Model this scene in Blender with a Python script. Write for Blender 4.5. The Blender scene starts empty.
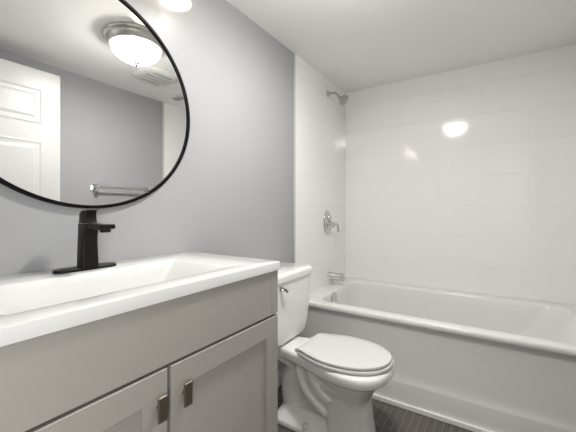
import bpy, bmesh, math, random
from mathutils import Vector, Matrix
C = bpy.context.scene.collection
PI = math.pi

# ------------------------------------------------------------------ camera, world, exposure
YAW = math.radians(32.96)
CAM = (1.05, 0.0, 1.0185)
cd = bpy.data.cameras.new('camera')
cd.sensor_fit = 'HORIZONTAL'; cd.sensor_width = 36.0
cd.lens = 317.7 / 576 * 36.0
cd.shift_y = -6 / 576
cd.clip_start = 0.01
cam = bpy.data.objects.new('camera', cd); C.objects.link(cam)
cam.location = CAM
cam.rotation_euler = (PI / 2, 0, YAW)
bpy.context.scene.camera = cam
W = bpy.data.worlds.new('world'); bpy.context.scene.world = W
W.use_nodes = True
W.node_tree.nodes['Background'].inputs[0].default_value = (0.97, 0.985, 1.0, 1)
W.node_tree.nodes['Background'].inputs[1].default_value = 0.3
vs = bpy.context.scene.view_settings
vs.view_transform = 'Standard'; vs.look = 'None'; vs.gamma = 1.0
vs.exposure = 0.31
DOME_BULB = 10.00      # watts, ceiling light
DOME_DISC = 16.00       # watts, extra disc light added inside its dome, aimed downward
HALL_FILL = 31.00      # watts, added fill light, unseen in the hall outside the open door
hl = bpy.data.lights.new('hall_fill', 'AREA'); hl.energy = HALL_FILL; hl.shape = 'RECTANGLE'; hl.size = 1.2; hl.size_y = 1.0; hl.color = (1.0, 0.99, 0.975)
ho = bpy.data.objects.new('hall_fill', hl); C.objects.link(ho); ho.location = (2.09, -0.80, 1.15); ho.rotation_euler = (0, PI / 2, 0)
VAN_BULB = 0.50        # watts, each vanity bulb

# ------------------------------------------------------------------ materials
def mat(name, col, rough=0.5, metal=0.0, spec=0.5, coat=0.0):
    m = bpy.data.materials.new(name); m.use_nodes = True
    b = m.node_tree.nodes['Principled BSDF']
    b.inputs['Base Color'].default_value = (*col, 1)
    b.inputs['Roughness'].default_value = rough
    b.inputs['Metallic'].default_value = metal
    b.inputs['Specular IOR Level'].default_value = spec
    b.inputs['Coat Weight'].default_value = coat
    b.inputs['Coat Roughness'].default_value = 0.05
    return m
def noise_bump(m, scale, strength, dist=0.002, detail=3, colvar=0.0):
    nt = m.node_tree; b = nt.nodes['Principled BSDF']
    tc = nt.nodes.new('ShaderNodeTexCoord')
    n = nt.nodes.new('ShaderNodeTexNoise'); n.inputs['Scale'].default_value = scale; n.inputs['Detail'].default_value = detail
    nt.links.new(tc.outputs['Object'], n.inputs['Vector'])
    bp = nt.nodes.new('ShaderNodeBump'); bp.inputs['Strength'].default_value = strength; bp.inputs['Distance'].default_value = dist
    nt.links.new(n.outputs['Fac'], bp.inputs['Height']); nt.links.new(bp.outputs['Normal'], b.inputs['Normal'])
    if colvar:
        c = b.inputs['Base Color'].default_value[:3]
        mx = nt.nodes.new('ShaderNodeMix'); mx.data_type = 'RGBA'
        mx.inputs['A'].default_value = (*[v * (1 - colvar) for v in c], 1)
        mx.inputs['B'].default_value = (*[min(1, v * (1 + colvar)) for v in c], 1)
        nt.links.new(n.outputs['Fac'], mx.inputs['Factor']); nt.links.new(mx.outputs['Result'], b.inputs['Base Color'])
    return m
def tile_mat(name, axis, phase):
    """glossy white 8 x 20 inch wall tiles in running bond, in world metres"""
    m = mat(name, (0.76, 0.75, 0.725), 0.09, spec=0.5)
    nt = m.node_tree; b = nt.nodes['Principled BSDF']; L = nt.links
    tc = nt.nodes.new('ShaderNodeTexCoord'); sp = nt.nodes.new('ShaderNodeSeparateXYZ'); L.new(tc.outputs['Object'], sp.inputs[0])
    ax = nt.nodes.new('ShaderNodeMath'); ax.operation = 'ADD'; ax.inputs[1].default_value = phase + 5.06
    L.new(sp.outputs['X' if axis == 'x' else 'Y'], ax.inputs[0])
    az = nt.nodes.new('ShaderNodeMath'); az.operation = 'ADD'; az.inputs[1].default_value = -0.43 + 0.206 * 10
    L.new(sp.outputs['Z'], az.inputs[0])
    cb = nt.nodes.new('ShaderNodeCombineXYZ'); L.new(ax.outputs[0], cb.inputs[0]); L.new(az.outputs[0], cb.inputs[1])
    br = nt.nodes.new('ShaderNodeTexBrick')
    br.inputs['Scale'].default_value = 1.0; br.inputs['Brick Width'].default_value = 0.506; br.inputs['Row Height'].default_value = 0.206
    br.inputs['Mortar Size'].default_value = 0.0022; br.inputs['Mortar Smooth'].default_value = 0.6
    br.inputs['Color1'].default_value = (0.87, 0.867, 0.855, 1); br.inputs['Color2'].default_value = (0.875, 0.872, 0.86, 1)
    br.inputs['Mortar'].default_value = (0.83, 0.826, 0.815, 1)
    br.offset = 0.5; br.offset_frequency = 2; br.squash = 1.0
    L.new(cb.outputs[0], br.inputs['Vector']); L.new(br.outputs['Color'], b.inputs['Base Color'])
    inv = nt.nodes.new('ShaderNodeMath'); inv.operation = 'SUBTRACT'; inv.inputs[0].default_value = 1.0; L.new(br.outputs['Fac'], inv.inputs[1])
    def ma(op, x, y=None, z=None):
        k = nt.nodes.new('ShaderNodeMath'); k.operation = op
        for i, v in enumerate((x, y, z)):
            if v is None: continue
            if isinstance(v, (int, float)): k.inputs[i].default_value = v
            else: L.new(v, k.inputs[i])
        return k.outputs[0]
    row = ma('FLOOR', ma('DIVIDE', az.outputs[0], 0.206))
    even = ma('SUBTRACT', 1.0, ma('MODULO', row, 2.0))
    cx = ma('DIVIDE', ma('MULTIPLY_ADD', even, 0.253, ax.outputs[0]), 0.506)
    fx = ma('FRACT', cx); fz = ma('FRACT', ma('DIVIDE', az.outputs[0], 0.206))
    ci = nt.nodes.new('ShaderNodeCombineXYZ'); L.new(ma('FLOOR', cx), ci.inputs[0]); L.new(row, ci.inputs[1])
    wn = nt.nodes.new('ShaderNodeTexWhiteNoise'); wn.noise_dimensions = '2D'; L.new(ci.outputs[0], wn.inputs['Vector'])
    sc = nt.nodes.new('ShaderNodeSeparateColor'); L.new(wn.outputs['Color'], sc.inputs[0])
    tilt = ma('ADD', ma('MULTIPLY', ma('SUBTRACT', sc.outputs[0], 0.5), fx), ma('MULTIPLY', ma('MULTIPLY', ma('SUBTRACT', sc.outputs[1], 0.5), 0.5), fz))
    n = nt.nodes.new('ShaderNodeTexNoise'); n.inputs['Scale'].default_value = 4.0; n.inputs['Detail'].default_value = 1.0
    L.new(tc.outputs['Object'], n.inputs['Vector'])
    mm = nt.nodes.new('ShaderNodeMath'); mm.operation = 'ADD'
    L.new(ma('ADD', ma('MULTIPLY', tilt, 3.0), ma('MULTIPLY', n.outputs['Fac'], 1.0)), mm.inputs[0]); L.new(inv.outputs[0], mm.inputs[1])
    bp = nt.nodes.new('ShaderNodeBump'); bp.inputs['Strength'].default_value = 0.5; bp.inputs['Distance'].default_value = 0.0015
    L.new(mm.outputs[0], bp.inputs['Height']); L.new(bp.outputs['Normal'], b.inputs['Normal'])
    return m
def floor_mat():
    m = mat('floor_strip_tile', (0.06, 0.05, 0.045), 0.42)
    nt = m.node_tree; b = nt.nodes['Principled BSDF']; L = nt.links
    tc = nt.nodes.new('ShaderNodeTexCoord'); sp = nt.nodes.new('ShaderNodeSeparateXYZ'); L.new(tc.outputs['Object'], sp.inputs[0])
    cb = nt.nodes.new('ShaderNodeCombineXYZ'); L.new(sp.outputs['Y'], cb.inputs[0]); L.new(sp.outputs['X'], cb.inputs[1])
    br = nt.nodes.new('ShaderNodeTexBrick'); br.inputs['Scale'].default_value = 1.0
    br.inputs['Brick Width'].default_value = 0.30; br.inputs['Row Height'].default_value = 0.034
    br.inputs['Mortar Size'].default_value = 0.0018; br.inputs['Mortar Smooth'].default_value = 0.3
    br.inputs['Color1'].default_value = (0.115, 0.100, 0.094, 1); br.inputs['Color2'].default_value = (0.09, 0.078, 0.073, 1)
    br.inputs['Mortar'].default_value = (0.21, 0.195, 0.185, 1); br.offset = 0.0
    L.new(cb.outputs[0], br.inputs['Vector'])
    n = nt.nodes.new('ShaderNodeTexNoise'); n.inputs['Scale'].default_value = 60; n.inputs['Detail'].default_value = 5
    L.new(tc.outputs['Object'], n.inputs['Vector'])
    mx = nt.nodes.new('ShaderNodeMix'); mx.data_type = 'RGBA'; mx.blend_type = 'OVERLAY'; mx.inputs['Factor'].default_value = 0.35
    L.new(br.outputs['Color'], mx.inputs['A']); L.new(n.outputs['Fac'], mx.inputs['B']); L.new(mx.outputs['Result'], b.inputs['Base Color'])
    bp = nt.nodes.new('ShaderNodeBump'); bp.inputs['Strength'].default_value = 0.3; bp.inputs['Distance'].default_value = 0.001; bp.invert = True
    L.new(br.outputs['Fac'], bp.inputs['Height']); L.new(bp.outputs['Normal'], b.inputs['Normal'])
    return m
def glass_shade_mat(name, col, clear):
    """frosted lamp glass: lets part of the lamp's light straight through, scatters the rest"""
    m = bpy.data.materials.new(name); m.use_nodes = True; nt = m.node_tree; nt.nodes.clear(); L = nt.links
    out = nt.nodes.new('ShaderNodeOutputMaterial')
    tr = nt.nodes.new('ShaderNodeBsdfTransparent'); tr.inputs[0].default_value = (1, 0.985, 0.96, 1)
    tl = nt.nodes.new('ShaderNodeBsdfTranslucent'); tl.inputs[0].default_value = (*col, 1)
    df = nt.nodes.new('ShaderNodeBsdfPrincipled'); df.inputs['Base Color'].default_value = (*col, 1); df.inputs['Roughness'].default_value = 0.25
    a = nt.nodes.new('ShaderNodeMixShader'); a.inputs[0].default_value = 0.45; L.new(tl.outputs[0], a.inputs[1]); L.new(df.outputs[0], a.inputs[2])
    c = nt.nodes.new('ShaderNodeMixShader'); c.inputs[0].default_value = clear; L.new(a.outputs[0], c.inputs[1]); L.new(tr.outputs[0], c.inputs[2])
    L.new(c.outputs[0], out.inputs[0])
    return m
def emit_mat(name, col, s):
    m = bpy.data.materials.new(name); m.use_nodes = True; b = m.node_tree.nodes['Principled BSDF']
    b.inputs['Base Color'].default_value = (*col, 1)
    b.inputs['Emission Color'].default_value = (*col, 1); b.inputs['Emission Strength'].default_value = s
    return m

M = {}
M['paint'] = noise_bump(mat('grey_wall_paint', (0.358, 0.363, 0.376), 0.75, spec=0.3), 180, 0.12, 0.001)
M['ceiling'] = noise_bump(mat('white_ceiling_paint', (0.92, 0.917, 0.905), 0.9, spec=0.2), 120, 0.1, 0.001)
M['trim'] = noise_bump(mat('white_trim_paint', (0.57, 0.57, 0.563), 0.35), 40, 0.03)
M['tile_x'] = tile_mat('white_wall_tile_back', 'x', -0.22)
M['tile_y'] = tile_mat('white_wall_tile_end', 'y', -2.06)
M['floor'] = floor_mat()
M['tub'] = noise_bump(mat('tub_acrylic', (0.77, 0.765, 0.75), 0.16, coat=0.3), 6, 0.02)
M['porcelain'] = noise_bump(mat('toilet_porcelain', (0.85, 0.845, 0.83), 0.12, coat=0.4), 6, 0.02)
M['seat'] = noise_bump(mat('seat_plastic', (0.68, 0.678, 0.67), 0.22), 6, 0.02)
M['top'] = noise_bump(mat('cultured_marble', (0.70, 0.70, 0.695), 0.14, coat=0.3), 6, 0.02)
M['cabinet'] = noise_bump(mat('greige_cabinet_paint', (0.36, 0.341, 0.314), 0.5), 60, 0.04, 0.001, colvar=0.02)
M['black'] = noise_bump(mat('matte_black_metal', (0.006, 0.0055, 0.005), 0.4, 0.0, 0.22), 90, 0.04, 0.0005)
M['frame'] = noise_bump(mat('black_mirror_frame', (0.002, 0.002, 0.002), 0.5, 0.0, 0.12), 90, 0.03, 0.0005)
M['chrome'] = noise_bump(mat('polished_chrome', (0.66, 0.66, 0.66), 0.06, 1.0), 10, 0.01)
M['nickel'] = noise_bump(mat('brushed_nickel', (0.52, 0.51, 0.49), 0.33, 1.0), 120, 0.06, 0.0005)
M['bronze'] = noise_bump(mat('aged_nickel_pull', (0.34, 0.30, 0.25), 0.3, 1.0), 120, 0.06, 0.0005)
M['mirror'] = mat('mirror_silver', (0.93, 0.935, 0.935), 0.0, 1.0)
M['vent'] = noise_bump(mat('vent_plastic', (0.74, 0.73, 0.71), 0.5), 60, 0.03)
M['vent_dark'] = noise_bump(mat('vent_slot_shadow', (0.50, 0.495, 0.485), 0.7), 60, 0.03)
M['dome_glass'] = glass_shade_mat('alabaster_dome_glass', (0.96, 0.88, 0.72), 0.9)
M['bell_glass'] = glass_shade_mat('frosted_bell_glass', (0.95, 0.88, 0.76), 0.6)
M['bulb'] = emit_mat('lit_bulb', (1.0, 0.92, 0.80), 4.0)
M['dark'] = noise_bump(mat('dark_gap', (0.03, 0.027, 0.024), 0.8), 60, 0.03)
M['rubber'] = noise_bump(mat('dark_rubber', (0.02, 0.02, 0.02), 0.6), 60, 0.03)

# ------------------------------------------------------------------ builders
def obj(name, bm, m, parent=None, smooth=False, bevel=0.0, seg=2, subsurf=0):
    me = bpy.data.meshes.new(name)
    bmesh.ops.recalc_face_normals(bm, faces=bm.faces)
    bm.to_mesh(me); bm.free()
    for x in (m if isinstance(m, (list, tuple)) else [m]): me.materials.append(x)
    o = bpy.data.objects.new(name, me); C.objects.link(o)
    if parent: o.parent = parent
    if bevel:
        b = o.modifiers.new('bevel', 'BEVEL'); b.width = bevel; b.segments = seg; b.limit_method = 'ANGLE'; b.angle_limit = math.radians(40)
        b.harden_normals = False
    if subsurf:
        s = o.modifiers.new('sub', 'SUBSURF'); s.levels = subsurf; s.render_levels = subsurf
    if smooth:
        for p in me.polygons: p.use_smooth = True
        if smooth != 'all':
            me.set_sharp_from_angle(angle=math.radians(38))
    return o
def tag(o, label, cat, group=None):
    o['label'] = label; o['category'] = cat
    if group: o['group'] = group
    return o
def thing(name, label, cat, loc=(0, 0, 0), group=None):
    o = bpy.data.objects.new(name, None); C.objects.link(o); o.location = loc; o.empty_display_size = 0.05
    return tag(o, label, cat, group)
def struct(name, bm, m, **k):
    o = obj(name, bm, m, **k); o['kind'] = 'structure'; return o
def BM(): return bmesh.new()
def box(bm, x0, x1, y0, y1, z0, z1, mi=0):
    v = [bm.verts.new(p) for p in ((x0, y0, z0), (x1, y0, z0), (x1, y1, z0), (x0, y1, z0), (x0, y0, z1), (x1, y0, z1), (x1, y1, z1), (x0, y1, z1))]
    for f in ((3, 2, 1, 0), (4, 5, 6, 7), (0, 1, 5, 4), (1, 2, 6, 5), (2, 3, 7, 6), (3, 0, 4, 7)):
        bm.faces.new([v[i] for i in f]).material_index = mi
    return v
def loft(bm, rings, cap0=True, cap1=True, closed=True):
    R = [[bm.verts.new(p) for p in r] for r in rings]
    n = len(R[0])
    for a, b in zip(R, R[1:]):
        for i in range(n if closed else n - 1):
            j = (i + 1) % n
            bm.faces.new((a[i], a[j], b[j], b[i]))
    if cap0: bm.faces.new(list(reversed(R[0])))
    if cap1: bm.faces.new(R[-1])
    return R
def lathe(bm, prof, origin=(0, 0, 0), axis=(0, 0, 1), n=32, sx=1.0, sy=1.0):
    """prof: (radius, height) pairs turned about AXIS at ORIGIN"""
    ax = Vector(axis).normalized(); q = Vector((0, 0, 1)).rotation_difference(ax); o = Vector(origin)
    rings = []
    for r, h in prof:
        rr = max(r, 1e-4)
        rings.append([o + q @ Vector((rr * sx * math.cos(2 * PI * i / n), rr * sy * math.sin(2 * PI * i / n), h)) for i in range(n)])
    loft(bm, rings)
def tube(bm, pts, rad, n=14):
    pts = [Vector(p) for p in pts]
    if not isinstance(rad, (list, tuple)): rad = [rad] * len(pts)
    rings = []; up = None
    for i, p in enumerate(pts):
        t = (pts[min(i + 1, len(pts) - 1)] - pts[max(i - 1, 0)]).normalized()
        if up is None:
            up = Vector((0, 0, 1)) if abs(t.z) < 0.9 else Vector((1, 0, 0))
        s = t.cross(up).normalized(); up = s.cross(t).normalized()
        rings.append([p + rad[i] * (math.cos(2 * PI * k / n) * s + math.sin(2 * PI * k / n) * up) for k in range(n)])
    loft(bm, rings)
def spline(pts, k=6):
    """Catmull-Rom through pts"""
    P = [Vector(p) for p in pts]; P = [2 * P[0] - P[1]] + P + [2 * P[-1] - P[-2]]; out = []
    for i in range(1, len(P) - 2):
        for j in range(k):
            t = j / k; a, b, c, d = P[i - 1:i + 3]
            out.append(0.5 * (2 * b + (c - a) * t + (2 * a - 5 * b + 4 * c - d) * t * t + (3 * b - a - 3 * c + d) * t ** 3))
    out.append(P[-2]); return out
def rrect(x0, x1, y0, y1, r, z, k=8):
    """rounded rectangle ring; r one radius or four (for corners x1y1, x0y1, x0y0, x1y0)"""
    rs = r if isinstance(r, (list, tuple)) else [r] * 4
    out = []
    for (cx, cy, sx, sy, a0), rr in zip(((x1, y1, -1, -1, 0), (x0, y1, 1, -1, 90), (x0, y0, 1, 1, 180), (x1, y0, -1, 1, 270)), rs):
        for i in range(k + 1):
            a = math.radians(a0 + 90 * i / k)
            out.append((cx + sx * rr + rr * math.cos(a), cy + sy * rr + rr * math.sin(a), z))
    return out

# ------------------------------------------------------------------ the room
RX, YB, YF, ZC = 1.50, 2.50, 0.02, 1.999    # right wall, back wall, front wall, ceiling
TE, TER = 1.69, 1.81                                   # where the tub tile starts
T = 0.006                                   # tile thickness
bm = BM(); box(bm, -0.1, RX + 0.1, -0.10, YB + 0.1, -0.08, 0); struct('floor', bm, M['floor'])
bm = BM(); box(bm, -0.1, RX + 0.1, -0.10, YB + 0.1, ZC, ZC + 0.08); struct('ceiling', bm, M['ceiling'])
bm = BM(); box(bm, -0.1, 0, -0.10, YB + 0.1, 0, ZC); box(bm, 0, T, TE, YB, 0.4575, ZC, 1)
struct('wall_left', bm, [M['paint'], M['tile_y']])
bm = BM(); box(bm, RX, RX + 0.1, -0.10, YB + 0.1, 0, ZC); box(bm, RX - T, RX, TER, YB, 0.4575, ZC, 1)
struct('wall_right', bm, [M['paint'], M['tile_y']])
bm = BM(); box(bm, 0, RX, YB, YB + 0.1, 0, ZC); struct('wall_back', bm, M['tile_x'])
DX0, DX1, DH = 0.475, 1.385, 1.935          # doorway the picture is taken through
bm = BM()
box(bm, 0, DX0, -0.10, YF, 0, ZC); box(bm, DX1, RX, -0.10, YF, 0, ZC); box(bm, DX0, DX1, -0.10, YF, DH, ZC)
struct('wall_front', bm, M['paint'])
bm = BM(); box(bm, T - 0.004, T + 0.004, TE - 0.012, TE + 0.006, 0.4585, ZC)
struct('trim_1', bm, M['trim'], bevel=0.002)
bm = BM(); box(bm, RX - T - 0.004, RX - T + 0.004, TER - 0.012, TER + 0.006, 0.4585, ZC)
struct('trim_2', bm, M['trim'], bevel=0.002)
bm = BM(); box(bm, 0.002, RX - 0.002, 1.684, 1.6995, 0, 0.026)
struct('baseboard_tub', bm, M['porcelain'], bevel=0.004)
bm = BM(); box(bm, RX - 0.012, RX, 0.95, 1.683, 0, 0.09)
struct('baseboard_right', bm, M['trim'], bevel=0.004)
bm = BM(); box(bm, 0, 0.012, 0.87, 1.683, 0, 0.09)
struct('baseboard_left', bm, M['trim'], bevel=0.004)

# the hall outside the doorway
HX0, HX1, HY, HZ = -0.2, 2.1, -1.5, 2.40
bm = BM(); box(bm, HX0, HX1, HY, -0.10, -0.08, 0); struct('floor_hall', bm, M['floor'])
bm = BM(); box(bm, HX0, HX1, HY, -0.10, HZ, HZ + 0.08); struct('ceiling_hall', bm, M['ceiling'])
bm = BM()
box(bm, HX0 - 0.1, HX0, HY, -0.10, 0, HZ); box(bm, HX1, HX1 + 0.1, HY, -0.10, 0, HZ); box(bm, HX0 - 0.1, HX1 + 0.1, HY - 0.1, HY, 0, HZ)
box(bm, HX0 - 0.1, 0.0, -0.14, -0.10, 0, HZ); box(bm, RX, HX1 + 0.1, -0.14, -0.10, 0, HZ); box(bm, 0.0, RX, -0.14, -0.10, DH, HZ); box(bm, 0.0, DX0, -0.14, -0.10, 0, DH); box(bm, DX1, RX, -0.14, -0.10, 0, DH)
struct('wall_hall', bm, M['trim'])
bm = BM()
for q in ((-1.46, -1.40, 0.62, 1.68), (-0.20, -0.14, 0.62, 1.68), (-1.40, -0.20, 0.59, 0.65), (-1.40, -0.20, 1.65, 1.71)): box(bm, HX1 - 0.02, HX1, *q)
struct('fill_frame_1', bm, M['trim'])  # unseen frame put around the added hall fill light

# door leaf, swung open along the right wall
def make_door():
    x0, x1, y0, y1, z0, z1 = 1.352, 1.387, 0.025, 0.934, 0.012, 1.893
    bm = BM(); box(bm, x0, x1, y0, y1, z0, z1)
    d = struct('door_1', bm, M['trim'], bevel=0.003)
    st, mid = 0.098, 0.10
    w = (y1 - y0 - 2 * st - mid) / 2
    rows = ((0.24, 0.83), (0.98, 1.448), (1.558, 1.774))
    for (a, b) in rows:
        for c in (y0 + st, y0 + st + w + mid):
            bm = BM()
            for s, fx in ((-1, x0), (1, x1)):
                def ring(ins, out): return [(fx + s * out, c + ins, a + ins), (fx + s * out, c + w - ins, a + ins), (fx + s * out, c + w - ins, b - ins), (fx + s * out, c + ins, b - ins)]
                R = [ring(0, -0.001), ring(0.0, 0.003), ring(0.007, 0.004), ring(0.016, 0.0005), ring(0.034, 0.0005), ring(0.05, 0.005)]
                loft(bm, R)
            obj('door_panel', bm, M['trim'], d)
    bm = BM()
    for s, fx in ((-1, x0), (1, x1)):
        lathe(bm, ((0.03, 0), (0.03, 0.006), (0.012, 0.01), (0.011, 0.035), (0.022, 0.042), (0.027, 0.052), (0.02, 0.062), (0, 0.064)) if s < 0 else ((0.03, 0), (0.03, 0.006), (0.012, 0.01), (0.011, 0.028), (0.024, 0.034), (0.026, 0.044), (0.018, 0.050), (0, 0.051)), (fx, y1 - 0.065, 0.90), (s, 0, 0), 24)
    obj('door_handle', bm, M['nickel'], d, smooth=True)
make_door()

# ------------------------------------------------------------------ bathtub
def make_tub():
    t = thing('bathtub', 'white alcove bathtub with a long plain apron below the tiled wall', 'bathtub', (0, 1.70, 0))
    X0, X1, Y0, Y1 = 0.001, RX - 0.001, 1.70, YB - 0.001
    rings = []
    def outer(y0, z, r=0.004): rings.append(rrect(X0, X1, y0, Y1, r, z))
    for y, z in ((1.70, 0.002), (1.70, 0.120), (1.7015, 0.127), (1.705, 0.138), (1.709, 0.165), (1.711, 0.21), (1.712, 0.30), (1.712, 0.405), (1.709, 0.418), (1.703, 0.424), (1.699, 0.429), (1.697, 0.436), (1.697, 0.446), (1.699, 0.4525), (1.703, 0.4560), (1.710, 0.4575)):
        outer(y, z)
    rings = [[(p[0], p[1] - 1.70, p[2]) for p in r] for r in rings]
    def inner(x0, x1, y0, y1, r, z): rings.append([(p[0], p[1] - 1.70, p[2]) for p in rrect(x0, x1, y0, y1, r, z)])
    inner(0.106, 1.415, 1.758, 2.418, 0.11, 0.459)
    inner(0.113, 1.408, 1.766, 2.411, 0.108, 0.457)
    inner(0.118, 1.400, 1.772, 2.406, 0.106, 0.450)
    inner(0.121, 1.390, 1.776, 2.403, 0.105, 0.438)
    inner(0.126, 1.345, 1.784, 2.398, 0.105, 0.38)
    inner(0.136, 1.275, 1.796, 2.390, 0.108, 0.28)
    inner(0.146, 1.205, 1.814, 2.382, 0.112, 0.18)
    inner(0.157, 1.165, 1.824, 2.372, 0.115, 0.13)
    inner(0.185, 1.125, 1.852, 2.345, 0.11, 0.10)
    inner(0.25, 1.05, 1.92, 2.30, 0.09, 0.088)
    inner(0.50, 0.80, 2.05, 2.17, 0.05, 0.086)
    bm = BM(); loft(bm, rings, cap0=True, cap1=True)
    obj('tub_shell', bm, M['tub'], t, smooth=True)
    bm = BM(); ax = Vector((1, 0, 0.11)).normalized()
    lathe(bm, ((0.041, 0), (0.041, 0.006), (0.036, 0.011), (0.020, 0.015), (0.0, 0.016)), (0.1225, 2.005 - 1.70, 0.412), ax, 28)
    o = obj('overflow_plate', bm, M['chrome'], t, smooth=True); o['label'] = 'round chrome overflow plate'
    bm = BM(); lathe(bm, ((0.036, 0), (0.036, 0.003), (0.026, 0.004), (0.024, 0.002), (0, 0.002)), (0.27, 2.1 - 1.70, 0.0885), (0, 0, 1), 28)
    obj('drain', bm, M['chrome'], t, smooth=True)
make_tub()

# ------------------------------------------------------------------ vanity
CX, CY0, CY1, CTZ = 0.465, 0.024, 0.857, 0.852
def make_vanity():
    t = thing('vanity_cabinet', 'greige two-door shaker vanity cabinet under the white sink top', 'cabinet', (0.23, 0.44, 0))
    ox, oy = 0.23, 0.44
    def b(bm, x0, x1, y0, y1, z0, z1): box(bm, x0 - ox, x1 - ox, y0 - oy, y1 - oy, z0, z1)
    y0, y1, FX = 0.030, 0.851, 0.441
    bm = BM()
    b(bm, 0.003, FX, y0, y0 + 0.016, 0.0, 0.8245); b(bm, 0.003, FX, y1 - 0.016, y1, 0.0, 0.8245)
    b(bm, 0.003, 0.012, y0 + 0.016, y1 - 0.016, 0.1, 0.8245); b(bm, 0.012, FX, y0 + 0.016, y1 - 0.016, 0.10, 0.116)
    b(bm, 0.36, 0.376, y0 + 0.016, y1 - 0.016, 0.0, 0.10)
    b(bm, FX - 0.018, FX, y0 + 0.016, y1 - 0.016, 0.70, 0.815)
    obj('cabinet_body', bm, M['cabinet'], t, bevel=0.0012)
    bm = BM(); b(bm, FX, 0.4595, y0 + 0.001, 0.8145, 0.6855, 0.8235)
    obj('apron_panel', bm, M['cabinet'], t, bevel=0.0012)
    bm = BM(); b(bm, FX, 0.4595, 0.8150, y1 - 0.0005, 0.6855, 0.8235)
    obj('end_stile', bm, M['cabinet'], t, bevel=0.0012)
    yc = 0.4385
    for (a, c, ky) in ((y0 + 0.001, yc - 0.004, -1), (yc + 0.004, y1 - 0.0005, 1)):
        z0, z1, fw = 0.105, 0.6785, 0.058
        # frame with a recessed flat panel, one surface
        bm = BM(); x0 = FX + 0.001 - ox; x1 = 0.4595 - ox
        def ring(x, ins): return [(x, a - oy + ins, z0 + ins), (x, c - oy - ins, z0 + ins), (x, c - oy - ins, z1 - ins), (x, a - oy + ins, z1 - ins)]
        loft(bm, [ring(x0, 0), ring(x1 - 0.002, 0), ring(x1, 0.002), ring(x1, fw), ring(x1 - 0.001, fw + 0.001), ring(x1 - 0.008, fw + 0.0025)])
        d = obj('cabinet_door', bm, M['cabinet'], t)
        hy = 0.476 if ky > 0 else 0.411
        bm = BM()
        lathe(bm, ((0.0055, 0), (0.0045, 0.006), (0.006, 0.0125)), (x1, hy - oy, 0.606), (1, 0, 0), 12)
        obj('pull_stem', bm, M['bronze'], d, smooth=True)
        bm = BM(); box(bm, x1 + 0.0122, x1 + 0.0182, hy - oy - 0.0115, hy - oy + 0.0115, 0.606 - 0.0265, 0.606 + 0.0265)
        o = obj('handle', bm, M['bronze'], d, bevel=0.0025); o['label'] = 'small upright bronze-toned rectangular pull'
make_vanity()

def make_top():
    t = thing('sink_countertop', 'white moulded sink top with a rectangular basin on the greige vanity', 'countertop', (0.23, 0.44, 0.8245))
    ox, oy, oz = 0.23, 0.44, 0.8245
    x0, x1, y0, y1, z1 = 0.002, CX, CY0, CY1, CTZ
    def R(xa, xb, ya, yb, r, z): return [(p[0] - ox, p[1] - oy, p[2] - oz) for p in rrect(xa, xb, ya, yb, r, z, 6)]
    bm = BM()
    e = 0.003
    bx0, bx1, by0, by1 = 0.142, 0.396, 0.178, 0.690
    rings = [R(x0, x1, y0, y1, 0.003, 0.825), R(x0, x1, y0, y1, 0.003, z1 - e), R(x0 + e * .3, x1 - e * .3, y0 + e * .3, y1 - e * .3, 0.003, z1 - e * .3), R(x0 + e, x1 - e, y0 + e, y1 - e, 0.003, z1),
             R(bx0 - 0.006, bx1 + 0.006, by0 - 0.006, by1 + 0.006, 0.016, z1), R(bx0 - 0.002, bx1 + 0.002, by0 - 0.002, by1 + 0.002, 0.013, z1 - 0.0012), R(bx0 + 0.002, bx1 - 0.002, by0 + 0.003, by1 - 0.003, 0.012, z1 - 0.005)]
    rings += [R(bx0 + 0.010, bx1 - 0.010, by0 + 0.03, by1 - 0.03, 0.016, z1 - 0.03),
              R(bx0 + 0.024, bx1 - 0.022, by0 + 0.075, by1 - 0.075, 0.022, z1 - 0.075),
              R(bx0 + 0.034, bx1 - 0.03, by0 + 0.10, by1 - 0.10, 0.028, z1 - 0.096),
              R(bx0 + 0.05, bx1 - 0.045, by0 + 0.12, by1 - 0.12, 0.03, z1 - 0.104),
              R(0.255, 0.295, 0.42, 0.46, 0.019, z1 - 0.110)]
    # underside: the bowl's outer skin, so the basin has thickness
    loft(bm, rings, cap0=False, cap1=True)
    obj('sink_top', bm, M['top'], t, smooth=True)
    bm = BM(); lathe(bm, ((0.021, 0), (0.021, 0.003), (0.015, 0.004), (0.014, 0.001), (0, 0.003)), (0.275 - ox, 0.44 - oy, z1 - 0.1095 - oz), (0, 0, 1), 24)
    o = obj('drain', bm, M['black'], t, smooth=True); o['label'] = 'dark round sink drain'
make_top()

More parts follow.
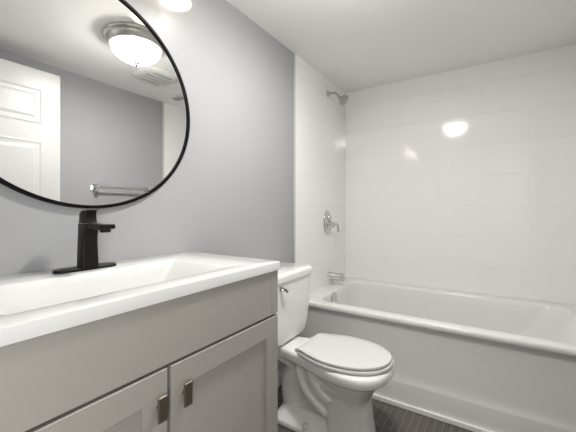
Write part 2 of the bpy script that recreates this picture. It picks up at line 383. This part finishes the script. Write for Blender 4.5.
def make_faucet():
    t = thing('sink_faucet', 'matte black single-hole faucet on a long black plate behind the sink', 'faucet', (0.085, 0.442, CTZ))
    bm = BM()
    loft(bm, [rrect(-0.025 + g, 0.025 - g, -0.080 + g, 0.082 - g, 0.0245 - g, z, 8) for g, z in ((0, 0.0005), (0, 0.0055), (0.002, 0.0075))])
    obj('base_plate', bm, M['black'], t, smooth=True)
    bm = BM()
    def rr(x0, x1, hy, z, r=0.005): return rrect(x0, x1, -hy, hy, r, z, 4)
    loft(bm, [rr(-0.010, 0.029, 0.0215, 0.007), rr(-0.0095, 0.0275, 0.0210, 0.04), rr(-0.009, 0.026, 0.0202, 0.075), rr(-0.0085, 0.027, 0.0198, 0.092), rr(-0.008, 0.032, 0.0194, 0.107), rr(-0.008, 0.048, 0.019, 0.115), rr(-0.008, 0.05, 0.019, 0.1275), rr(-0.0075, 0.0495, 0.0185, 0.129)])
    obj('body', bm, M['black'], t, smooth=True)
    bm = BM()
    box(bm, 0.036, 0.121, -0.0180, 0.0180, 0.1165, 0.1288)
    obj('spout', bm, M['black'], t, bevel=0.003, seg=3)
    bm = BM(); lathe(bm, ((0.0125, 0), (0.0135, 0.003), (0.0135, 0.010)), (0.103, 0, 0.1075), (0, 0, 1), 20)
    obj('aerator', bm, M['black'], t, smooth=True)
    bm = BM()
    def sl(x0, x1, hy, z, k): return [(p[0], p[1], z + (p[0] - x0) * k) for p in rrect(x0, x1, -hy, hy, 0.005, 0, 4)]
    loft(bm, [rr(-0.0075, 0.030, 0.0178, 0.1305), rr(-0.0065, 0.027, 0.0173, 0.139), sl(-0.006, 0.026, 0.0168, 0.149, 0.20), sl(-0.006, 0.028, 0.0168, 0.1555, 0.26), sl(-0.001, 0.043, 0.0158, 0.161, 0.14), sl(0.003, 0.044, 0.0152, 0.1645, 0.05)])
    obj('handle', bm, M['black'], t, smooth=True)
make_faucet()

# ------------------------------------------------------------------ toilet
def make_toilet():
    OY = 1.348
    t = thing('toilet', 'white two-piece toilet with closed lid between vanity and bathtub', 'toilet', (0.03, OY, 0))
    ox = 0.03
    N = 40
    def egg(xb, xf, hw, z, nb=2.6, nf=2.1, xm=None):
        """egg outline: back end squarer than the front; widest at xm"""
        xm = xb + (xf - xb) * 0.46 if xm is None else xm
        out = []
        for i in range(N):
            a = 2 * PI * i / N; c, s = math.cos(a), math.sin(a)
            n = nf if c >= 0 else nb
            L = (xf - xm) if c >= 0 else (xm - xb)
            out.append((xm + L * math.copysign(abs(c) ** (2 / n), c) - ox, hw * math.copysign(abs(s) ** (2 / n), s), z))
        return out
    # rim, bowl, pedestal, trapway, foot and rear deck grown together into one body
    prof = [(p.x, p.y) for p in spline([(0.05, 0.088, 0), (0.12, 0.086, 0), (0.19, 0.086, 0), (0.31, 0.114, 0), (0.44, 0.156, 0), (0.54, 0.172, 0), (0.62, 0.158, 0), (0.668, 0.114, 0), (0.688, 0.058, 0), (0.694, 0.0, 0)], 5)]
    outl = prof + [(x, -y) for x, y in reversed(prof[:-1])]
    def rim(z, xb, xf, sy): return [(xb + (x - 0.05) / 0.644 * (xf - xb) - ox, y * sy, z) for x, y in outl]
    bm = BM()
    loft(bm, [rim(0.175, 0.335, 0.595, 0.50), rim(0.205, 0.31, 0.602, 0.55), rim(0.235, 0.275, 0.618, 0.64), rim(0.262, 0.225, 0.636, 0.74), rim(0.283, 0.17, 0.655, 0.83), rim(0.298, 0.11, 0.668, 0.885), rim(0.308, 0.07, 0.683, 0.945), rim(0.315, 0.053, 0.692, 0.99), rim(0.323, 0.05, 0.695, 1.0), rim(0.343, 0.05, 0.695, 1.0), rim(0.352, 0.053, 0.691, 0.98), rim(0.357, 0.06, 0.683, 0.94)])
    loft(bm, [egg(0.42, 0.622, 0.106, 0.002, 4, 2.8), egg(0.42, 0.618, 0.104, 0.02, 4, 2.8), egg(0.42, 0.606, 0.096, 0.10, 4, 2.7), egg(0.41, 0.599, 0.094, 0.17, 4, 2.6), egg(0.39, 0.600, 0.096, 0.21, 3.4, 2.4), egg(0.36, 0.612, 0.112, 0.245, 3, 2.3)])
    loft(bm, [rrect(0.15 - ox, 0.50 - ox, -0.112, 0.112, (0.03, 0.05, 0.05, 0.03), 0.002, 6), rrect(0.15 - ox, 0.50 - ox, -0.112, 0.112, (0.03, 0.05, 0.05, 0.03), 0.026, 6), rrect(0.165 - ox, 0.49 - ox, -0.086, 0.086, (0.03, 0.05, 0.05, 0.03), 0.055, 6), rrect(0.19 - ox, 0.47 - ox, -0.06, 0.06, (0.03, 0.05, 0.05, 0.03), 0.085, 6)])
    tube(bm, [(p[0] - ox, p[1], p[2]) for p in spline([(0.46, 0, 0.11), (0.385, 0, 0.19), (0.32, 0, 0.245), (0.255, 0, 0.245), (0.215, 0, 0.19), (0.215, 0, 0.10), (0.235, 0, 0.02)], 6)], [0.066] * 13 + [0.064] * 12 + [0.062] * 12, 20)
    for s in (-1, 1):   # the trapway's ridges on each flank
        tube(bm, [(p[0] - ox, p[1] * s, p[2]) for p in spline([(0.285, 0.070, 0.315), (0.300, 0.078, 0.245), (0.335, 0.078, 0.185), (0.385, 0.074, 0.145), (0.43, 0.070, 0.115)], 6)], [0.022] * 25, 14)
        tube(bm, [(p[0] - ox, p[1] * s, p[2]) for p in spline([(0.36, 0.095, 0.30), (0.375, 0.092, 0.255), (0.41, 0.088, 0.215), (0.45, 0.084, 0.185)], 6)], [0.022] * 19, 14)
    bw = obj('bowl', bm, M['porcelain'], t, smooth='all')
    r = bw.modifiers.new('remesh', 'REMESH'); r.mode = 'VOXEL'; r.voxel_size = 0.005; r.use_smooth_shade = True
    s = bw.modifiers.new('smooth', 'SMOOTH'); s.factor = 0.5; s.iterations = 4
    # tank
    bm = BM(); tk = []
    for z, x0, x1, hy, rr in ((0.3600, 0.055, 0.160, 0.105, 0.03), (0.3635, 0.045, 0.185, 0.124, 0.035), (0.372, 0.04, 0.197, 0.139, 0.035), (0.39, 0.036, 0.203, 0.152, 0.035), (0.43, 0.033, 0.207, 0.165, 0.034), (0.52, 0.031, 0.210, 0.179, 0.033), (0.62, 0.030, 0.211, 0.188, 0.032), (0.672, 0.030, 0.212, 0.191, 0.032)):
        tk.append(rrect(x0 - ox, x1 - ox, -hy, hy, (rr, 0.012, 0.012, rr), z, 8))
    loft(bm, tk); obj('tank', bm, M['porcelain'], t, smooth=True)
    bm = BM(); tk = []
    for z, g in ((0.6725, -0.004), (0.676, 0.0), (0.699, 0.002), (0.708, 0.0), (0.713, -0.005), (0.716, -0.013)):
        tk.append(rrect(0.024 - ox - g * 0.3, 0.219 - ox + g, -0.199 - g, 0.199 + g, (0.035, 0.014, 0.014, 0.035), z, 8))
    loft(bm, tk); obj('tank_lid', bm, M['porcelain'], t, smooth=True)
    # flush lever
    bm = BM(); lathe(bm, ((0.013, 0), (0.016, 0.004), (0.015, 0.009), (0.007, 0.013), (0.007, 0.02)), (0.2105 - ox, -0.114, 0.648), (1, 0, 0), 20)
    tube(bm, spline([(0.228 - ox, -0.122, 0.653), (0.233 - ox, -0.113, 0.648), (0.236 - ox, -0.106, 0.642), (0.237 - ox, -0.100, 0.636)], 4), [0.007] * 4 + [0.0075] * 5 + [0.009] * 4, 12)
    o = obj('flush_lever', bm, M['chrome'], t, smooth=True); o['label'] = 'small chrome flush lever'
    # seat and lid
    def lidring(xb, xf, hw, hb, z, g):
        """straight back edge, sides swelling to the middle, round front; g insets it"""
        xm = xb + 0.46 * (xf - xb); p = []
        for i in range(7): p.append((xb + 0.006 * (1 - (i / 6)) ** 0 * 0, hb * i / 6 * 0.94))
        p.append((xb + 0.006, hb))
        for i in range(1, 13):
            t_ = i / 12; p.append((xb + 0.006 + (xm - xb - 0.006) * t_, hb + (hw - hb) * math.sin(t_ * PI / 2) ** 1.0))
        for i in range(1, 25):
            a_ = PI / 2 * i / 24; p.append((xm + (xf - xm) * math.sin(a_) ** (2 / 2.12), hw * max(math.cos(a_), 0) ** (2 / 2.12)))
        q = p + [(x, -y) for x, y in reversed(p[1:-1])]
        cx = (xb + xf) / 2; kx = 1 - 2 * g / (xf - xb); ky = 1 - g / hw
        return [(cx + (x - cx) * kx - ox, y * ky, z) for x, y in q]
    def plate(z0, z1, xb, xf, hw, hb, e, crown=0.0):
        bm = BM()
        loft(bm, [lidring(xb, xf, hw, hb, z, g) for z, g in ((z0, e), (z0 + e, 0), (z1 - e, 0), (z1 - e * .3, e * .3), (z1, e), (z1 + crown, 0.05), (z1 + crown * 1.4, 0.11))])
        return bm
    obj('seat', plate(0.3595, 0.3735, 0.298, 0.692, 0.163, 0.112, 0.004), M['seat'], t, smooth=True)
    obj('seat_lid', plate(0.3757, 0.389, 0.294, 0.687, 0.158, 0.107, 0.0045, 0.002), M['seat'], t, smooth=True)
    for s in (-1, 1):
        bm = BM(); lathe(bm, ((0.011, 0), (0.011, 0.009), (0.008, 0.013), (0, 0.0135)), (0.274 - ox, 0.07 * s, 0.3575), (0, 0, 1), 18)
        tube(bm, [(0.280 - ox, 0.07 * s - 0.02, 0.3675), (0.280 - ox, 0.07 * s + 0.02, 0.3675)], 0.007, 12)
        obj('seat_hinge', bm, M['seat'], t, smooth=True)
        bm = BM(); lathe(bm, ((0.015, 0), (0.015, 0.010), (0.011, 0.017), (0, 0.019)), (0.335 - ox, 0.099 * s, 0.034), (0, 0, 1), 18)
        obj('bolt_cap', bm, M['seat'], t, smooth=True)
make_toilet()

# ------------------------------------------------------------------ wall mirror
def make_mirror():
    cy, cz, ra, rb = 0.491, 1.378, 0.374, 0.355
    t = thing('wall_mirror', 'large round wall mirror in a thin black frame above the sink', 'mirror', (0, cy, cz))
    n = 128
    def ring(x, g): return [(x, (ra + g) * math.cos(2 * PI * i / n), (rb + g) * math.sin(2 * PI * i / n)) for i in range(n)]
    bm = BM(); R = [ring(0.001, 0), ring(0.016, 0), ring(0.017, -0.001), ring(0.017, -0.009), ring(0.016, -0.010), ring(0.006, -0.010), ring(0.001, -0.010)]
    loft(bm, R + [ring(0.001, 0)], cap0=False, cap1=False)
    bmesh.ops.remove_doubles(bm, verts=bm.verts, dist=1e-5)
    obj('mirror_frame', bm, M['frame'], t, smooth=True)
    bm = BM(); loft(bm, [ring(0.005, -0.0095), ring(0.0105, -0.0095)])
    obj('mirror_glass', bm, M['mirror'], t)
make_mirror()

# ------------------------------------------------------------------ vanity light
def add_point(name, loc, watts, r, parent, col=(1.0, 0.99, 0.975)):
    l = bpy.data.lights.new(name, 'POINT'); l.energy = watts; l.shadow_soft_size = r; l.color = col
    o = bpy.data.objects.new(name, l); C.objects.link(o); o.parent = parent; o.location = loc
def make_vanity_light():
    cy = 0.486; t = thing('vanity_light', 'three-shade vanity light with frosted bell glasses above the round mirror', 'wall lamp', (0, cy, 1.913))
    bm = BM(); loft(bm, [[(x, p[0], p[1]) for p in rrect(-0.30 + g, 0.30 - g, -0.035 + g, 0.035 - g, 0.02, 0, 6)] for x, g in ((0.001, 0), (0.014, 0), (0.02, 0.006))])
    obj('back_plate', bm, M['nickel'], t, smooth=True)
    for y in (-0.245, 0.0, 0.245):
        bm = BM(); tube(bm, spline([(0.018, y, 0.0), (0.06, y, 0.018), (0.09, y, 0.008), (0.098, y, -0.025)], 5), 0.008, 12)
        lathe(bm, ((0.012, 0), (0.026, -0.012), (0.028, -0.03), (0.026, -0.034)), (0.098, y, -0.018), (0, 0, 1), 24)
        a = obj('arm', bm, M['nickel'], t, smooth=True)
        bm = BM()
        pr = ((0.029, -0.045), (0.034, -0.07), (0.040, -0.10), (0.049, -0.135), (0.056, -0.155))
        out = [(r, z) for r, z in pr]; inn = [(r - 0.003, z) for r, z in reversed(pr)]
        rings = [[(0.098 + r * math.cos(2 * PI * i / 36), y + r * math.sin(2 * PI * i / 36), z) for i in range(36)] for r, z in out + inn]
        loft(bm, rings, cap0=False, cap1=False)
        obj('lamp_shade', bm, M['bell_glass'], t, smooth=True)
        bm = BM(); lathe(bm, ((0.011, -0.045), (0.012, -0.06), (0.020, -0.08), (0.026, -0.10), (0.024, -0.116), (0.012, -0.128), (0, -0.130)), (0.098, y, 0), (0, 0, 1), 24)
        b = obj('bulb', bm, M['bulb'], t, smooth=True); b.visible_shadow = True
        add_point('bulb_light', (0.098, y, -0.142), VAN_BULB, 0.03, t)
make_vanity_light()

# ------------------------------------------------------------------ ceiling fixtures
def make_ceiling_light():
    t = thing('ceiling_light', 'flush nickel ceiling light with a cream glass dome, seen in the mirror', 'ceiling light', (0.69, 1.055, ZC))
    bm = BM()
    lathe(bm, ((0.02, -0.001), (0.166, -0.001), (0.172, -0.006), (0.171, -0.013), (0.165, -0.019), (0.158, -0.022), (0.156, -0.030), (0.154, -0.036), (0.147, -0.042), (0.144, -0.050), (0.138, -0.054), (0.134, -0.04), (0.06, -0.012)), n=56)
    obj('pan_ring', bm, M['nickel'], t, smooth=True)
    bm = BM(); pr = []
    for i in range(13):
        a = PI / 2 * i / 12
        pr.append((0.135 * math.cos(a) ** 0.9 if i < 12 else 0.0, -0.050 - 0.086 * math.sin(a)))
    n = 56
    rings = [[(max(r, 0.004) * math.cos(2 * PI * k / n), max(r, 0.004) * math.sin(2 * PI * k / n), z) for k in range(n)] for r, z in pr]
    loft(bm, rings, cap0=False, cap1=True)
    obj('glass_dome', bm, M['dome_glass'], t, smooth='all')
    bm = BM(); lathe(bm, ((0.004, -0.132), (0.017, -0.1355), (0.018, -0.140), (0.010, -0.145), (0.011, -0.151), (0.006, -0.156), (0, -0.157)), n=20)
    obj('finial', bm, M['bronze'], t, smooth=True)
    for s in (-1, 1):
        bm = BM(); lathe(bm, ((0.011, 0), (0.012, 0.02), (0.022, 0.04), (0.025, 0.058), (0.018, 0.074), (0, 0.08)), (0.0, s * 0.015, -0.06), (0, s, 0), 20)
        obj('bulb', bm, M['bulb'], t, smooth=True)
    add_point('bulb_light', (0, 0, -0.092), DOME_BULB, 0.06, t)
    l = bpy.data.lights.new('disc_light', 'AREA'); l.energy = DOME_DISC; l.shape = 'DISK'; l.size = 0.18; l.color = (1.0, 0.99, 0.975)
    o = bpy.data.objects.new('disc_light', l); C.objects.link(o); o.parent = t; o.location = (0, 0, -0.07)
make_ceiling_light()

def make_fan():
    t = thing('exhaust_fan', 'pale slotted exhaust fan cover on the ceiling, seen in the mirror', 'fan', (1.05, 1.43, ZC))
    bm = BM(); loft(bm, [rrect(-0.14 + g, 0.14 - g, -0.14 + g, 0.14 - g, 0.07, z, 8) for g, z in ((0, -0.001), (0.0, -0.006), (0.010, -0.014), (0.03, -0.018))])
    obj('fan_cover', bm, M['vent'], t, smooth=True)
    for x, h in ((-0.078, 0.075), (-0.026, 0.098), (0.026, 0.098), (0.078, 0.075)):
        bm = BM(); loft(bm, [[(p[0] + x, p[1], p[2]) for p in rrect(-0.015 + g, 0.015 - g, -h + g, h - g, 0.009, z, 4)] for g, z in ((0, -0.0175), (0.0, -0.0195), (0.003, -0.021))])
        obj('louver_slot', bm, M['vent_dark'], t, smooth=True)
make_fan()
def make_register():
    t = thing('ceiling_register', 'small grey air register on the ceiling above the bathtub, seen in the mirror', 'vent', (1.27, 1.80, ZC))
    bm = BM(); loft(bm, [rrect(-0.075 + g, 0.075 - g, -0.05 + g, 0.05 - g, 0.006, z, 4) for g, z in ((0, -0.001), (0, -0.006), (0.008, -0.010))])
    obj('frame', bm, M['vent'], t, smooth=True)
    bm = BM()
    for k in range(5): box(bm, -0.06, 0.06, -0.036 + 0.016 * k, -0.028 + 0.016 * k, -0.013, -0.0095)
    obj('louvers', bm, M['vent_dark'], t)
make_register()

# ------------------------------------------------------------------ tub plumbing
def make_spout():
    t = thing('tub_spout', 'short chrome tub spout on the tiled wall above the bathtub end', 'spout', (T, 2.18, 0.523))
    bm = BM()
    prof = [(0.031, 0.0005), (0.0315, 0.004), (0.029, 0.008), (0.0285, 0.03), (0.028, 0.07), (0.0275, 0.110), (0.026, 0.120), (0.019, 0.126), (0.0, 0.127)]
    rings = []
    for r, h in prof:
        d = -0.001 * (h / 0.128)
        rings.append([(h, max(r, 1e-3) * 0.92 * math.cos(2 * PI * i / 28), max(r, 1e-3) * math.sin(2 * PI * i / 28) + d) for i in range(28)])
    loft(bm, rings); obj('spout_body', bm, M['chrome'], t, smooth=True)
    bm = BM(); lathe(bm, ((0.015, 0), (0.016, 0.003), (0.016, 0.014)), (0.105, 0, -0.034), (0, 0, 1), 20)
    obj('outlet', bm, M['chrome'], t, smooth=True)
make_spout()
def make_valve():
    t = thing('shower_valve', 'chrome shower valve with oval plate and curved lever on the tiled wall', 'valve', (T, 2.148, 0.925))
    bm = BM(); lathe(bm, ((1.0, 0.0005), (1.0, 0.004), (0.95, 0.009), (0.85, 0.013), (0.6, 0.0155), (0.0, 0.017)), (0, 0, 0), (1, 0, 0), 40)
    for v in bm.verts: v.co.y *= 0.064; v.co.z *= 0.090
    obj('escutcheon', bm, M['chrome'], t, smooth=True)
    bm = BM(); lathe(bm, ((0.026, 0.012), (0.026, 0.021), (0.023, 0.026), (0.013, 0.027), (0.0, 0.024)), (0, 0.004, 0.036), (1, 0, 0), 28)
    obj('dial', bm, M['chrome'], t, smooth=True)
    bm = BM(); lathe(bm, ((0.028, 0.009), (0.027, 0.02), (0.022, 0.028), (0.021, 0.05), (0.017, 0.056), (0, 0.058)), (0, 0, -0.018), (1, 0, 0), 28)
    obj('hub', bm, M['chrome'], t, smooth=True)
    bm = BM(); p = spline([(0.044, -0.012, -0.010), (0.060, 0.012, -0.008), (0.068, 0.030, -0.016), (0.071, 0.040, -0.040), (0.072, 0.042, -0.070)], 5)
    tube(bm, p, [0.011 - 0.0002 * i for i in range(len(p))], 14)
    obj('lever_handle', bm, M['chrome'], t, smooth=True)
make_valve()
def make_shower():
    t = thing('shower_fixture', 'small chrome shower head on a bent arm high on the tiled wall', 'shower head', (T, 2.16, 1.888))
    bm = BM(); lathe(bm, ((0.027, 0.0005), (0.027, 0.003), (0.020, 0.010), (0.010, 0.012)), (0, 0, 0), (1, 0, 0), 28)
    obj('flange', bm, M['nickel'], t, smooth=True)
    p = spline([(0.004, 0, 0), (0.035, 0, 0.001), (0.065, 0, -0.008), (0.085, 0, -0.028), (0.094, 0, -0.042)], 6)
    bm = BM(); tube(bm, p, 0.0085, 14); obj('shower_arm', bm, M['nickel'], t, smooth=True)
    ax = Vector((0.80, 0.0, -0.62)).normalized()
    bm = BM(); lathe(bm, ((0.010, -0.012), (0.013, 0.0), (0.013, 0.010), (0.020, 0.018), (0.036, 0.032), (0.040, 0.038), (0.040, 0.046), (0.036, 0.050), (0.0, 0.051)), Vector((0.094, 0, -0.044)) , ax, 30)
    h = obj('spray_head', bm, M['nickel'], t, smooth=True)
    bm = BM(); q = Vector((0, 0, 1)).rotation_difference(ax)
    for r, n in ((0.0, 1), (0.012, 6), (0.022, 12), (0.031, 16)):
        for i in range(n):
            a = 2 * PI * i / n; c = Vector((0.094, 0, -0.044)) + q @ Vector((r * math.cos(a), r * math.sin(a), 0.0505))
            lathe(bm, ((0.0018, 0), (0.0014, 0.0018)), c, ax, 6)
    obj('nozzles', bm, M['rubber'], h)
make_shower()

# ------------------------------------------------------------------ towel bar on the opposite wall
def make_towel_bar():
    t = thing('towel_bar', 'slim towel bar with square posts on the grey wall, seen in the mirror', 'towel bar', (RX, 1.43, 1.19))
    for y in (-0.215, 0.215):
        bm = BM(); loft(bm, [[(-x, y + p[0], p[1]) for p in rrect(-h, h, -h, h, 0.004, 0, 4)] for x, h in ((0.0005, 0.026), (0.006, 0.026), (0.012, 0.015), (0.05, 0.013), (0.064, 0.014), (0.066, 0.012))])
        obj('post', bm, M['chrome'], t, smooth=True)
    bm = BM(); tube(bm, [(-0.05, -0.205, 0), (-0.05, 0.205, 0)], 0.008, 14)
    obj('bar', bm, M['nickel'], t, smooth=True)
make_towel_bar()
